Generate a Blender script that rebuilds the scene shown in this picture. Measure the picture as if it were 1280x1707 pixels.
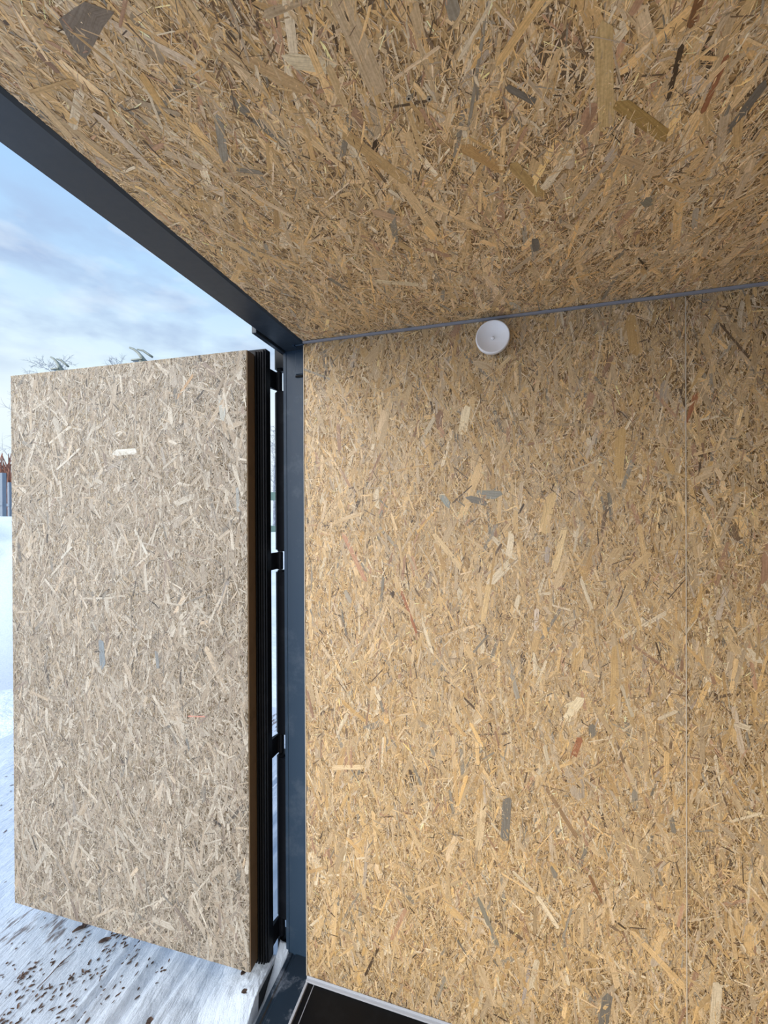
import bpy, bmesh, math, random
import numpy as np
from mathutils import Vector, Matrix, noise

# ------------------------------------------------------------ camera, sky, exposure
S = bpy.context.scene
COL = S.collection
for o in list(bpy.data.objects):
    bpy.data.objects.remove(o)

cam_d = bpy.data.cameras.new('camera')
cam = bpy.data.objects.new('camera', cam_d)
COL.objects.link(cam)
yaw, pitch, roll = 0.279116, -0.00381, -0.00441
fw = Vector((-math.sin(yaw)*math.cos(pitch), math.cos(yaw)*math.cos(pitch), math.sin(pitch)))
rt = Vector((math.cos(yaw), math.sin(yaw), 0))
up = rt.cross(fw)
r2 = math.cos(roll)*rt + math.sin(roll)*up
u2 = -math.sin(roll)*rt + math.cos(roll)*up
cam.matrix_world = Matrix(((r2.x, u2.x, -fw.x, 0.6848), (r2.y, u2.y, -fw.y, 0.0),
                           (r2.z, u2.z, -fw.z, 1.6926), (0, 0, 0, 1)))
cam_d.sensor_fit = 'VERTICAL'
cam_d.sensor_height = 24.0
cam_d.lens = 24.0*689.74/1707
cam_d.clip_start = 0.02
cam_d.clip_end = 500
S.camera = cam

S.view_settings.view_transform = 'Standard'
S.view_settings.look = 'None'
S.view_settings.gamma = 1.0
S.view_settings.use_curve_mapping = False
S.view_settings.exposure = 0.66
SKY_SEEN = 0.65          # radiance of the blue, thinly clouded side
GLOW = 1.9               # radiance of an unseen bright sky lobe added to light the interior


def N(nt, typ, **kw):
    n = nt.nodes.new(typ)
    for k, v in kw.items():
        if k == 'inp':
            for a, b in v.items():
                n.inputs[a].default_value = b
        else:
            setattr(n, k, v)
    return n


def ramp(nt, stops, interp='LINEAR'):
    r = nt.nodes.new('ShaderNodeValToRGB')
    r.color_ramp.interpolation = interp
    e = r.color_ramp.elements
    e[0].position, e[0].color = stops[0][0], stops[0][1]
    e[1].position, e[1].color = stops[-1][0], stops[-1][1]
    for p_, c_ in stops[1:-1]:
        q = e.new(p_)
        q.color = c_
    return r


def mathn(nt, op, a, b=None, clamp=False):
    m = nt.nodes.new('ShaderNodeMath')
    m.operation = op
    m.use_clamp = clamp
    for i, v in enumerate((a, b)):
        if v is None:
            continue
        if isinstance(v, (int, float)):
            m.inputs[i].default_value = v
        else:
            nt.links.new(v, m.inputs[i])
    return m.outputs[0]


def mixc(nt, fac, a, b, mode='MIX'):
    m = nt.nodes.new('ShaderNodeMix')
    m.data_type = 'RGBA'
    m.blend_type = mode
    for idx, v in ((0, fac), (6, a), (7, b)):
        if isinstance(v, (int, float, tuple)):
            m.inputs[idx].default_value = v
        else:
            nt.links.new(v, m.inputs[idx])
    return m.outputs[2]


W = bpy.data.worlds.new('winter_sky')
S.world = W
W.use_nodes = True
nt = W.node_tree
nt.nodes.clear()
tc = N(nt, 'ShaderNodeTexCoord')
sep = N(nt, 'ShaderNodeSeparateXYZ')
nt.links.new(tc.outputs['Generated'], sep.inputs[0])
grad = ramp(nt, [(0.0, (0.80, 0.93, 1.0, 1)), (0.20, (0.86, 0.98, 1.03, 1)), (0.32, (0.72, 0.90, 1.03, 1)),
                 (0.46, (0.50, 0.74, 1.02, 1)), (0.62, (0.36, 0.60, 0.96, 1)), (1.0, (0.22, 0.42, 0.82, 1))])
nt.links.new(sep.outputs[2], grad.inputs[0])
mp = N(nt, 'ShaderNodeMapping')
mp.inputs['Scale'].default_value = (2.6, 2.6, 6.5)
mp.inputs['Location'].default_value = (0.35, 0.2, 0.9)
nt.links.new(tc.outputs['Generated'], mp.inputs[0])
cn = N(nt, 'ShaderNodeTexNoise', inp={'Scale': 1.6, 'Detail': 5.0, 'Roughness': 0.5})
nt.links.new(mp.outputs[0], cn.inputs['Vector'])
cr = ramp(nt, [(0.44, (0, 0, 0, 1)), (0.60, (1, 1, 1, 1))])
nt.links.new(cn.outputs[0], cr.inputs[0])
band = ramp(nt, [(0.20, (0, 0, 0, 1)), (0.33, (1, 1, 1, 1)), (0.46, (0.8, 0.8, 0.8, 1)), (0.58, (0.1, 0.1, 0.1, 1))])
nt.links.new(sep.outputs[2], band.inputs[0])
cf = mathn(nt, 'MULTIPLY', cr.outputs[0], band.outputs[0])
cf = mathn(nt, 'MULTIPLY', cf, 0.9)
c1 = mixc(nt, cf, grad.outputs[0], (0.40, 0.52, 0.76, 1))
# pale cloud tops
cn2 = N(nt, 'ShaderNodeTexNoise', inp={'Scale': 2.6, 'Detail': 4.0, 'Roughness': 0.55})
nt.links.new(mp.outputs[0], cn2.inputs['Vector'])
cr2 = ramp(nt, [(0.50, (0, 0, 0, 1)), (0.70, (1, 1, 1, 1))])
nt.links.new(cn2.outputs[0], cr2.inputs[0])
f2 = mathn(nt, 'MULTIPLY', cr2.outputs[0], 0.45)
c2 = mixc(nt, f2, c1, (0.86, 0.95, 1.03, 1))
# extra sky lobe out of view, added to brighten the room, towards -X -Y
dirn = Vector((-0.50, -0.80, 0.26)).normalized()
dot = N(nt, 'ShaderNodeVectorMath', operation='DOT_PRODUCT')
nt.links.new(tc.outputs['Generated'], dot.inputs[0])
dot.inputs[1].default_value = dirn
gl = ramp(nt, [(0.22, (0, 0, 0, 1)), (0.55, (0.35, 0.34, 0.33, 1)), (0.85, (1.0, 0.97, 0.92, 1)), (1.0, (1.6, 1.5, 1.4, 1))])
nt.links.new(dot.outputs['Value'], gl.inputs[0])
bg1 = N(nt, 'ShaderNodeBackground', inp={'Strength': SKY_SEEN})
nt.links.new(c2, bg1.inputs[0])
bg2 = N(nt, 'ShaderNodeBackground', inp={'Strength': GLOW})
nt.links.new(gl.outputs[0], bg2.inputs[0])
add = N(nt, 'ShaderNodeAddShader')
nt.links.new(bg1.outputs[0], add.inputs[0])
nt.links.new(bg2.outputs[0], add.inputs[1])
wo = N(nt, 'ShaderNodeOutputWorld')
nt.links.new(add.outputs[0], wo.inputs[0])


# ------------------------------------------------------------ helpers
def mat(name):
    m = bpy.data.materials.new(name)
    m.use_nodes = True
    nt = m.node_tree
    b = nt.nodes['Principled BSDF']
    return m, nt, b


def link_obj(name, me, parent=None, mats=()):
    o = bpy.data.objects.new(name, me)
    COL.objects.link(o)
    for m in mats:
        me.materials.append(m)
    if parent is not None:
        o.parent = parent
    return o


def bm_obj(name, bm, m, parent=None, smooth=False):
    bmesh.ops.recalc_face_normals(bm, faces=bm.faces)
    me = bpy.data.meshes.new(name)
    bm.to_mesh(me)
    bm.free()
    if smooth:
        for p in me.polygons:
            p.use_smooth = True
    return link_obj(name, me, parent, m if isinstance(m, (list, tuple)) else [m])


def tag(o, label=None, cat=None, group=None, kind=None):
    if label: o['label'] = label
    if cat: o['category'] = cat
    if group: o['group'] = group
    if kind: o['kind'] = kind
    return o


def empty(name, loc=(0, 0, 0), rz=0.0):
    o = bpy.data.objects.new(name, None)
    COL.objects.link(o)
    o.location = loc
    o.rotation_euler = (0, 0, rz)
    o.empty_display_size = 0.05
    return o


def box(bm, x0, x1, y0, y1, z0, z1, bev=0.0, seg=2, skip=None):
    r = bmesh.ops.create_cube(bm, size=1.0)
    vs = r['verts']
    for v in vs:
        v.co = Vector(((x0+x1)/2+v.co.x*(x1-x0), (y0+y1)/2+v.co.y*(y1-y0), (z0+z1)/2+v.co.z*(z1-z0)))
    if bev > 0:
        es = list({e for v in vs for e in v.link_edges})
        bmesh.ops.bevel(bm, geom=es, offset=bev, segments=seg, affect='EDGES', profile=0.6)


def prism(bm, pts, z0, z1):
    """pts: (x, y) outline extruded in z"""
    a = [bm.verts.new((x, y, z0)) for x, y in pts]
    b = [bm.verts.new((x, y, z1)) for x, y in pts]
    n = len(pts)
    bm.faces.new(a[::-1])
    bm.faces.new(b)
    for i in range(n):
        bm.faces.new((a[i], a[(i+1) % n], b[(i+1) % n], b[i]))


def prism_y(bm, pts, y0, y1):
    """pts: (x, z) outline extruded along y"""
    a = [bm.verts.new((x, y0, z)) for x, z in pts]
    b = [bm.verts.new((x, y1, z)) for x, z in pts]
    n = len(pts)
    bm.faces.new(a)
    bm.faces.new(b[::-1])
    for i in range(n):
        bm.faces.new((a[(i+1) % n], a[i], b[i], b[(i+1) % n]))


def cyl(bm, x, y, z0, z1, r, n=24, bev=0.0):
    res = bmesh.ops.create_cone(bm, cap_ends=True, segments=n, radius1=r, radius2=r, depth=z1-z0)
    for v in res['verts']:
        v.co += Vector((x, y, (z0+z1)/2))
    if bev > 0:
        es = [e for e in {e for v in res['verts'] for e in v.link_edges} if abs(e.verts[0].co.z-e.verts[1].co.z) < 1e-6]
        bmesh.ops.bevel(bm, geom=es, offset=bev, segments=2, affect='EDGES')


def tube(bm, pts, rads, n=6):
    rings = []
    prev = None
    for i, p in enumerate(pts):
        p = Vector(p)
        t = (Vector(pts[min(i+1, len(pts)-1)])-Vector(pts[max(i-1, 0)])).normalized()
        a = t.orthogonal().normalized() if prev is None else (prev-t*prev.dot(t)).normalized()
        prev = a
        b = t.cross(a)
        rings.append([bm.verts.new(p+(a*math.cos(2*math.pi*k/n)+b*math.sin(2*math.pi*k/n))*rads[i]) for k in range(n)])
    for i in range(len(rings)-1):
        for k in range(n):
            bm.faces.new((rings[i][k], rings[i][(k+1) % n], rings[i+1][(k+1) % n], rings[i+1][k]))
    bm.faces.new(rings[0][::-1])
    bm.faces.new(rings[-1])


# ------------------------------------------------------------ materials
def chip_material(name, rough=0.5, spec=0.35):
    """wood chip: own colour of each chip (attribute) with fine grain running along it"""
    m, nt, b = mat(name)
    at = N(nt, 'ShaderNodeAttribute', attribute_name='chip')
    uv = N(nt, 'ShaderNodeUVMap', uv_map='UVMap')
    mp = N(nt, 'ShaderNodeMapping')
    mp.inputs['Scale'].default_value = (18, 420, 1)
    nt.links.new(uv.outputs[0], mp.inputs[0])
    n1 = N(nt, 'ShaderNodeTexNoise', inp={'Scale': 1.0, 'Detail': 3.0, 'Roughness': 0.6})
    nt.links.new(mp.outputs[0], n1.inputs['Vector'])
    r1 = ramp(nt, [(0.3, (0.74, 0.69, 0.62, 1)), (0.7, (1.16, 1.18, 1.21, 1))])
    nt.links.new(n1.outputs[0], r1.inputs[0])
    col = mixc(nt, 1.0, at.outputs['Color'], r1.outputs[0], 'MULTIPLY')
    tc = N(nt, 'ShaderNodeTexCoord')
    n2 = N(nt, 'ShaderNodeTexNoise', inp={'Scale': 260.0, 'Detail': 2.0, 'Roughness': 0.6})
    nt.links.new(tc.outputs['Object'], n2.inputs['Vector'])
    r2_ = ramp(nt, [(0.35, (0.86, 0.84, 0.82, 1)), (0.62, (1.08, 1.08, 1.08, 1))])
    nt.links.new(n2.outputs[0], r2_.inputs[0])
    col = mixc(nt, 0.8, col, r2_.outputs[0], 'MULTIPLY')
    nt.links.new(col, b.inputs['Base Color'])
    b.inputs['Roughness'].default_value = rough
    b.inputs['Specular IOR Level'].default_value = spec
    bp = N(nt, 'ShaderNodeBump', inp={'Strength': 0.35, 'Distance': 0.0004})
    nt.links.new(n1.outputs[0], bp.inputs['Height'])
    nt.links.new(bp.outputs[0], b.inputs['Normal'])
    return m


def board_core(name, tint):
    """pressed fines between the chips and on cut board edges"""
    m, nt, b = mat(name)
    tc = N(nt, 'ShaderNodeTexCoord')
    cols = []
    for k, (ang, sc) in enumerate((((0.3, 0.4, 0.5), (150, 150, 40)), ((1.0, 0.2, 1.3), (60, 220, 90)))):
        mp = N(nt, 'ShaderNodeMapping')
        mp.inputs['Rotation'].default_value = ang
        mp.inputs['Scale'].default_value = sc
        nt.links.new(tc.outputs['Object'], mp.inputs[0])
        v = N(nt, 'ShaderNodeTexVoronoi', inp={'Scale': 1.0})
        nt.links.new(mp.outputs[0], v.inputs['Vector'])
        cols.append(v.outputs['Color'])
    s1 = N(nt, 'ShaderNodeSeparateColor')
    nt.links.new(cols[0], s1.inputs[0])
    s2 = N(nt, 'ShaderNodeSeparateColor')
    nt.links.new(cols[1], s2.inputs[0])
    a = mathn(nt, 'ADD', s1.outputs[0], s2.outputs[1])
    a = mathn(nt, 'MULTIPLY', a, 0.5)
    t = tint
    r = ramp(nt, [(0.1, (t[0]*0.25, t[1]*0.2, t[2]*0.16, 1)), (0.45, (t[0]*0.6, t[1]*0.58, t[2]*0.5, 1)), (0.9, (t[0], t[1], t[2], 1))])
    nt.links.new(a, r.inputs[0])
    nt.links.new(r.outputs[0], b.inputs['Base Color'])
    b.inputs['Roughness'].default_value = 0.65
    return m


def steel(name, col, rough=0.4, scuff=(0.25, 0.28, 0.32), scuff_amt=0.15, spec=0.5, scale=9.0, met=0.0):
    m, nt, b = mat(name)
    tc = N(nt, 'ShaderNodeTexCoord')
    n1 = N(nt, 'ShaderNodeTexNoise', inp={'Scale': scale, 'Detail': 8.0, 'Roughness': 0.7})
    nt.links.new(tc.outputs['Object'], n1.inputs['Vector'])
    r1 = ramp(nt, [(0.52, (0, 0, 0, 1)), (0.72, (1, 1, 1, 1))])
    nt.links.new(n1.outputs[0], r1.inputs[0])
    f = mathn(nt, 'MULTIPLY', r1.outputs[0], scuff_amt)
    nt.links.new(mixc(nt, f, (*col, 1), (*scuff, 1)), b.inputs['Base Color'])
    n2 = N(nt, 'ShaderNodeTexNoise', inp={'Scale': 60.0, 'Detail': 3.0})
    nt.links.new(tc.outputs['Object'], n2.inputs['Vector'])
    rr = mathn(nt, 'MULTIPLY', n2.outputs[0], 0.16)
    nt.links.new(mathn(nt, 'ADD', rr, rough-0.08), b.inputs['Roughness'])
    b.inputs['Specular IOR Level'].default_value = spec
    b.inputs['Metallic'].default_value = met
    bp = N(nt, 'ShaderNodeBump', inp={'Strength': 0.12, 'Distance': 0.001})
    nt.links.new(n2.outputs[0], bp.inputs['Height'])
    nt.links.new(bp.outputs[0], b.inputs['Normal'])
    return m


M_chip = chip_material('wood_chips_lacquered', 0.40, 0.5)
M_chip_out = chip_material('wood_chips_raw', 0.6, 0.25)
M_core = board_core('board_core', (0.62, 0.40, 0.19))
M_core_out = board_core('board_core_raw', (0.50, 0.40, 0.28))
M_post = steel('painted_steel_blue_grey', (0.020, 0.042, 0.074), 0.45, spec=0.32)
M_head = steel('painted_steel_anthracite', (0.024, 0.037, 0.055), 0.42, scuff_amt=0.05)
M_dark = steel('painted_steel_black', (0.004, 0.005, 0.008), 0.5, scuff_amt=0.04, spec=0.2)
M_sill = steel('scuffed_sill_paint', (0.012, 0.022, 0.036), 0.35, scuff=(0.24, 0.27, 0.32), scuff_amt=0.85, scale=14.0)
M_strip = steel('grey_aluminium_strip', (0.26, 0.27, 0.31), 0.5, scuff_amt=0.1)
M_stripl = steel('light_aluminium_strip', (0.42, 0.44, 0.48), 0.45, scuff_amt=0.2)
M_floor = steel('black_floor_film', (0.003, 0.0035, 0.0045), 0.5, scuff_amt=0.02, spec=0.15)
M_bounce = steel('pale_bounce_floor', (0.74, 0.63, 0.47), 0.6, scuff=(0.56, 0.44, 0.30), scuff_amt=0.5, spec=0.2)  # for the added pale floor that bounces light, out of view
M_rubber = steel('black_rubber', (0.004, 0.004, 0.005), 0.7, scuff_amt=0.02, spec=0.15)
M_zinc = steel('zinc_plated_steel', (0.42, 0.43, 0.43), 0.35, scuff_amt=0.3, met=0.8)
M_cam = steel('painted_cam_steel', (0.17, 0.20, 0.18), 0.35, scuff=(0.6, 0.6, 0.6), scuff_amt=0.3)
M_white = steel('white_plastic', (0.80, 0.80, 0.82), 0.35, scuff=(0.7, 0.68, 0.66), scuff_amt=0.3)
M_edge = steel('brown_board_edge', (0.17, 0.11, 0.062), 0.6, scuff=(0.09, 0.06, 0.03), scuff_amt=0.6, spec=0.2)  # brown leaf edge with darker blotches
M_edgetape = steel('pale_edge', (0.55, 0.47, 0.36), 0.5, scuff_amt=0.1)

# ------------------------------------------------------------ chipboard panels
TAN = np.array([0.61, 0.435, 0.238])


def chip_colours(rng, n, size, pale=0.0, grey=0.0, extra=0.0):
    """size 0 fine, 1 medium, 2 large"""
    v = np.exp(rng.normal(0, (0.27, 0.18, 0.16, 0.3)[size], n))
    c = TAN[None, :]*v[:, None]
    hue = rng.normal(0, 1, n)
    c[:, 0] *= np.exp(0.05*hue)
    c[:, 2] *= np.exp(-0.13*hue)
    u = rng.random(n)
    if size == 3:                                      # thin dark bark needles
        return np.clip(np.array([0.15, 0.095, 0.055])*np.exp(rng.normal(0, 0.35, n))[:, None]*(1+0.6*grey), 0.01, 0.9)
    d, rd, gr, pl, orr = ((0.07, 0.04, 0.015, 0.12, 0.05), (0.045, 0.06, 0.03, 0.09, 0.08), (0.012, 0.035, 0.035, 0.05, 0.10))[size]
    if size > 0:
        pl += extra
    k = u < d                                          # dark bark fines
    c[k] = np.array([0.13, 0.085, 0.05])*np.exp(rng.normal(0, 0.35, k.sum()))[:, None]
    k = (u >= d) & (u < d+rd)                          # reddish heartwood
    c[k] = np.array([0.42, 0.25, 0.15])*np.exp(rng.normal(0, 0.18, k.sum()))[:, None]
    k = (u >= d+rd) & (u < d+rd+gr)                    # blue stain
    c[k] = np.array([0.29, 0.25, 0.19])*np.exp(rng.normal(0, 0.2, k.sum()))[:, None]
    k = (u >= d+rd+gr) & (u < d+rd+gr+pl)              # pale sapwood
    c[k] = np.array([0.74, 0.61, 0.42])*np.exp(rng.normal(0, 0.10, k.sum()))[:, None]
    k = (u >= d+rd+gr+pl) & (u < d+rd+gr+pl+orr)       # resinous
    c[k] = np.array([0.56, 0.36, 0.16])*np.exp(rng.normal(0, 0.12, k.sum()))[:, None]
    if pale or grey:                                   # greyed and paled to stand for cool outdoor light
        l = c @ np.array([0.3, 0.55, 0.15])
        c = c*(1-grey) + l[:, None]*np.array([1.04, 0.99, 0.90])*grey
        c = c*(1-pale) + pale*0.52
    return np.clip(c, 0.01, 0.92)


def osb(name, o, U, V, Nn, w, h, main, seed, mats, parent=None, regions=None, specials=(), pale=0.0, grey=0.0,
        thick=0.02, gap=None, dens=1.0, tone=1.0, extra=0.0, spread=1.0):
    """A board: a core slab with every visible chip laid on it as its own thin flake.
    o origin, U V in-plane axes, Nn towards the room, main = grain angle in the U-V plane."""
    rng = np.random.default_rng(seed)
    o, U, V, Nn = (np.array(x, float) for x in (o, U, V, Nn))
    A = [[], [], [], [], [], [], []]                   # a b ang L w z col
    area = w*h
    for size, per_m2 in ((0, 38000*dens), (1, 6500*dens), (2, 1050*dens), (3, 700*dens)):
        n = int(area*per_m2)
        ca = rng.random(n)*w
        cb = rng.random(n)*h
        uni = rng.random(n) < (0.42, 0.28, 0.14, 0.4)[size]
        ang = np.where(uni, rng.random(n)*math.pi, main+rng.normal(0, (0.55, 0.45, 0.38, 0.5)[size]*spread, n))
        L = np.exp(rng.normal(math.log((0.0145, 0.034, 0.080, 0.026)[size]), (0.42, 0.42, 0.38, 0.45)[size], n))
        wd = np.exp(rng.normal(math.log((0.00125, 0.0032, 0.0100, 0.0011)[size]), (0.40, 0.48, 0.42, 0.35)[size], n))
        L = np.minimum(L, 0.19)
        wd = np.minimum(wd, L*0.45)
        z = (rng.random(n)**(1.0, 1.1, 1.05, 0.35)[size])*0.0009
        c = chip_colours(rng, n, size, pale, grey, extra)*tone*(1.0-0.35*extra*(size == 0))
        for l_, x in zip(A, (ca, cb, ang, L, wd, z, c)):
            l_.append(x)
    if specials:
        sp = [(a0, b0, a1, b1, ww, cc) for a0, b0, a1, b1, ww, cc in specials]
        A[0].append(np.array([(s[0]+s[2])/2 for s in sp]))
        A[1].append(np.array([(s[1]+s[3])/2 for s in sp]))
        A[2].append(np.array([math.atan2(s[3]-s[1], s[2]-s[0]) for s in sp]))
        A[3].append(np.array([math.hypot(s[3]-s[1], s[2]-s[0]) for s in sp]))
        A[4].append(np.array([s[4] for s in sp]))
        A[5].append(np.full(len(sp), 0.00088))
        A[6].append(np.array([s[5] for s in sp], float))
    ca, cb, ang, L, wd, z = (np.concatenate(x) for x in A[:6])
    c = np.concatenate(A[6])
    n = len(ca)
    r = rng.random((n, 6))
    k_ = np.where(wd > 0.006, 0.8, 1.6)                 # wide flakes are cut squarer
    e = np.minimum(0.5*L, wd*(0.1+k_*r[:, 0]))
    e2 = np.minimum(0.5*L, wd*(0.1+k_*r[:, 1]))
    e3 = np.minimum(0.3*L, wd*0.9*r[:, 2])
    e4 = np.minimum(0.3*L, wd*0.9*r[:, 3])
    flip = np.where(rng.random(n) < 0.5, 1, -1)
    hw = wd/2
    tap = 0.55+0.45*r[:, 4]
    lx = np.stack([-L/2, -L/2+e, L/2-e2, L/2, L/2-e3, -L/2+e4], 1)
    ly = np.stack([-hw*0.4, hw*tap, hw, hw*(0.6*r[:, 5]-0.3), -hw*tap, -hw], 1)*flip[:, None]
    # slight sweep of long chips
    bend = rng.normal(0, 0.05, n)*L
    lyb = ly + bend[:, None]*(np.abs(lx*2/L[:, None])**2-0.3)
    ti = rng.normal(0, 0.016, n)*np.minimum(1, 0.03/L)
    tj = rng.normal(0, 0.09, n)*np.minimum(1, 0.003/wd)
    lz = z[:, None] + 0.00015 + lx*ti[:, None] + ly*tj[:, None]
    lz = np.clip(lz, 0.00002, 0.0016)
    ca_, sa_ = np.cos(ang)[:, None], np.sin(ang)[:, None]
    pa = np.clip(ca[:, None]+lx*ca_-lyb*sa_, 0, w)
    pb = np.clip(cb[:, None]+lx*sa_+lyb*ca_, 0, h)
    # chips keep to their own board at each joint
    if gap is not None:
        for g in gap:
            right = ca > g
            pa = np.where(right[:, None], np.maximum(pa, g+0.0006), np.minimum(pa, g-0.0006))
            lz = lz + np.where(right, 0.0012, 0.0)[:, None]
    P = o + pa[..., None]*U + pb[..., None]*V + lz[..., None]*Nn
    P = P.reshape(-1, 3)
    uvs = np.stack([lx, ly], 2) + rng.random((n, 1, 2))*40
    ccw = np.linalg.det(np.stack([U, V, Nn])) > 0
    idx = np.arange(n*6).reshape(n, 6)
    rev = (flip < 0)
    # outline is clockwise for flip>0: reverse so normals point to the room
    want_rev = ~rev if ccw else rev
    idx[want_rev] = idx[want_rev][:, ::-1]
    nv = n*6
    # core slab: 8 verts
    t = thick
    co = []
    for a in (0, w):
        for b in (0, h):
            for d in (0.0, -t):
                co.append(o+U*a+V*b+Nn*d)
    co = np.array(co)
    # index a*4+b*2+d
    q = [(0, 4, 6, 2), (1, 3, 7, 5), (0, 1, 5, 4), (2, 6, 7, 3), (0, 2, 3, 1), (4, 5, 7, 6)]
    if not ccw:
        q = [x[::-1] for x in q]
    me = bpy.data.meshes.new(name)
    nq = 6
    me.vertices.add(nv+8)
    me.vertices.foreach_set('co', np.concatenate([P, co]).astype(np.float32).ravel())
    me.loops.add(n*6+nq*4)
    me.loops.foreach_set('vertex_index', np.concatenate([idx.ravel(), (np.array(q)+nv).ravel()]).astype(np.int32))
    me.polygons.add(n+nq)
    ls = np.concatenate([np.arange(n)*6, n*6+np.arange(nq)*4])
    me.polygons.foreach_set('loop_start', ls.astype(np.int32))
    me.polygons.foreach_set('material_index', np.concatenate([np.zeros(n), np.ones(nq)]).astype(np.int32))
    me.update(calc_edges=True)
    uvl = me.uv_layers.new(name='UVMap')
    allv = np.concatenate([uvs.reshape(-1, 2), np.zeros((8, 2))])
    li = np.zeros(n*6+nq*4, np.int32)
    me.loops.foreach_get('vertex_index', li)
    uvl.data.foreach_set('uv', allv[li].astype(np.float32).ravel())
    at = me.attributes.new('chip', 'FLOAT_COLOR', 'FACE')
    cc = np.ones((n+nq, 4), np.float32)
    cc[:n, :3] = c
    cc[n:, :3] = TAN
    at.data.foreach_set('color', cc.ravel())
    return link_obj(name, me, parent, mats)


GREYC = (0.19, 0.17, 0.14)
BLUEC = (0.22, 0.25, 0.28)
REDC = (0.36, 0.15, 0.07)
PALEC = (0.80, 0.66, 0.43)
TANC = (0.55, 0.36, 0.15)
D = 1.355
H = 2.3
YL = -0.98          # the far side wall, behind the camera
XE = 5.9

# wall with the round vent (camera looks at it); u = +X, v = +Z, normal -Y
wall_sp = [(.56, 1.93, .575, 2.03, .028, PALEC), (.47, 1.62, .56, 1.50, .022, (0.68, 0.50, 0.28)), (.835, 1.50, .87, 1.64, .020, (0.72, 0.53, 0.28)),
           (.60, .60, .62, .78, .020, (0.66, 0.50, 0.30)), (.10, .78, .22, .80, .018, (0.72, 0.54, 0.32)), (.99, 1.10, 1.0, 1.30, .024, (0.58, 0.39, 0.18)),
           (.695, .79, .686, .647, .026, GREYC), (.568, 1.732, .64, 1.716, .022, GREYC), (.60, 1.745, .685, 1.735, .03, (0.26, 0.25, 0.21)),
           (.49, 1.745, .522, 1.70, .018, (0.30, 0.31, 0.27)), (.86, 1.05, .915, 1.13, .03, PALEC), (.865, 1.09, .90, 1.115, .02, PALEC),
           (.905, 1.01, .885, 0.93, .020, REDC), (1.01, 1.78, 1.02, 1.93, .03, TANC), (.80, 1.62, .83, 1.75, .03, (0.66, 0.46, 0.22)),
           (1.21, 2.02, 1.165, 1.93, .022, REDC), (.80, .86, .90, .70, .014, (0.30, 0.19, 0.10)), (.93, .60, .97, .52, .012, (0.25, 0.13, 0.06)),
           (.35, 1.42, .40, 1.28, .010, REDC), (.15, 1.62, .24, 1.45, .018, (0.50, 0.27, 0.16)), (.63, 1.33, .66, 1.52, .020, (0.68, 0.48, 0.24)),
           (.98, .26, .96, .13, .026, GREYC), (.60, .45, .66, .30, .018, (0.24, 0.22, 0.17))]
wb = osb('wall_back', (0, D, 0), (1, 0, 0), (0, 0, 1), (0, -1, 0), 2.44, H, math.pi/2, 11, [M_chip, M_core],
         gap=[1.181], specials=wall_sp, thick=0.063, tone=0.90)  # tone darkens the whole board to offset excess light on it
tag(wb, kind='structure')

ceil_sp = [(.40, .50, .47, .53, .022, PALEC), (.43, .80, .50, .86, .02, (0.60, 0.40, 0.24)), (.36, 1.05, .47, 1.10, .018, PALEC),
           (.88, .80, .96, .86, .018, (0.58, 0.40, 0.22)), (.50, .42, .52, .58, .026, (0.62, 0.46, 0.28)),
           (.229, .38, .140, .41, .035, (0.24, 0.19, 0.14)), (.973, .66, .977, .748, .009, REDC), (1.046, .713, 1.035, .80, .014, GREYC),
           (.851, .687, .946, .787, .026, (0.42, 0.27, 0.09)), (.758, .982, .768, 1.052, .016, GREYC), (.948, .918, .972, .944, .02, (0.24, 0.22, 0.16)),
           (.693, .619, .741, .664, .012, GREYC), (.909, .56, .915, .615, .012, (0.26, 0.12, 0.05)), (.27, .542, .22, .62, .016, (0.36, 0.32, 0.25)),
           (.807, .57, .842, .74, .026, (0.66, 0.47, 0.22)), (.62, .70, .69, .78, .022, (0.55, 0.33, 0.13)), (.44, .62, .52, .75, .02, (0.58, 0.38, 0.17)),
           (.70, .76, .76, .86, .018, (0.50, 0.33, 0.13)), (.33, .46, .42, .55, .02, (0.60, 0.40, 0.20))]
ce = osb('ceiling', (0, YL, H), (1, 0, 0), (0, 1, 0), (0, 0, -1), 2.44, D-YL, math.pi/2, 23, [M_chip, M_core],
         specials=[(a, b-YL, c, d-YL, w_, k) for a, b, c, d, w_, k in ceil_sp], thick=0.09, tone=1.20)  # tone lightens the board to make up for missing light
tag(ce, kind='structure')

# the rest of the room, outside the frame: plain board surfaces
for nm, b6 in (('wall_right', (XE, XE+0.06, YL-0.065, D+0.063, 0, H)),):
    bm = bmesh.new()
    box(bm, *b6)
    tag(bm_obj(nm, bm, M_core), kind='structure')
bm = bmesh.new()                                        # side wall behind the camera; unseen doorway added to let daylight in
prism_y(bm, [(0, 0), (0.12, 0), (0.12, 2.18), (1.35, 2.18), (1.35, 0), (XE, 0), (XE, H), (0, H)], YL-0.065, YL)
tag(bm_obj('wall_front', bm, M_core), kind='structure')
bm = bmesh.new()
box(bm, 2.44, XE, D, D+0.063, 0, H)
tag(bm_obj('wall_back', bm, M_core), kind='structure')
bm = bmesh.new()
box(bm, 2.44, XE, YL, D, H, H+0.09)
tag(bm_obj('ceiling', bm, M_core), kind='structure')
bm = bmesh.new()
box(bm, 0.034, XE, 1.08, D, -0.08, 0.0)
fl = tag(bm_obj('floor', bm, M_floor), kind='structure')
bm = bmesh.new()                                        # unseen pale floor added to bounce light up to the ceiling
box(bm, 0.034, XE, YL, 1.0795, -0.08, -0.0005)
tag(bm_obj('floor', bm, M_bounce), kind='structure')
bm = bmesh.new()
box(bm, 0.0125, 0.031, YL, D, -0.08, -0.001)
tag(bm_obj('trim_1', bm, M_floor), kind='structure')
bm = bmesh.new()
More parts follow.
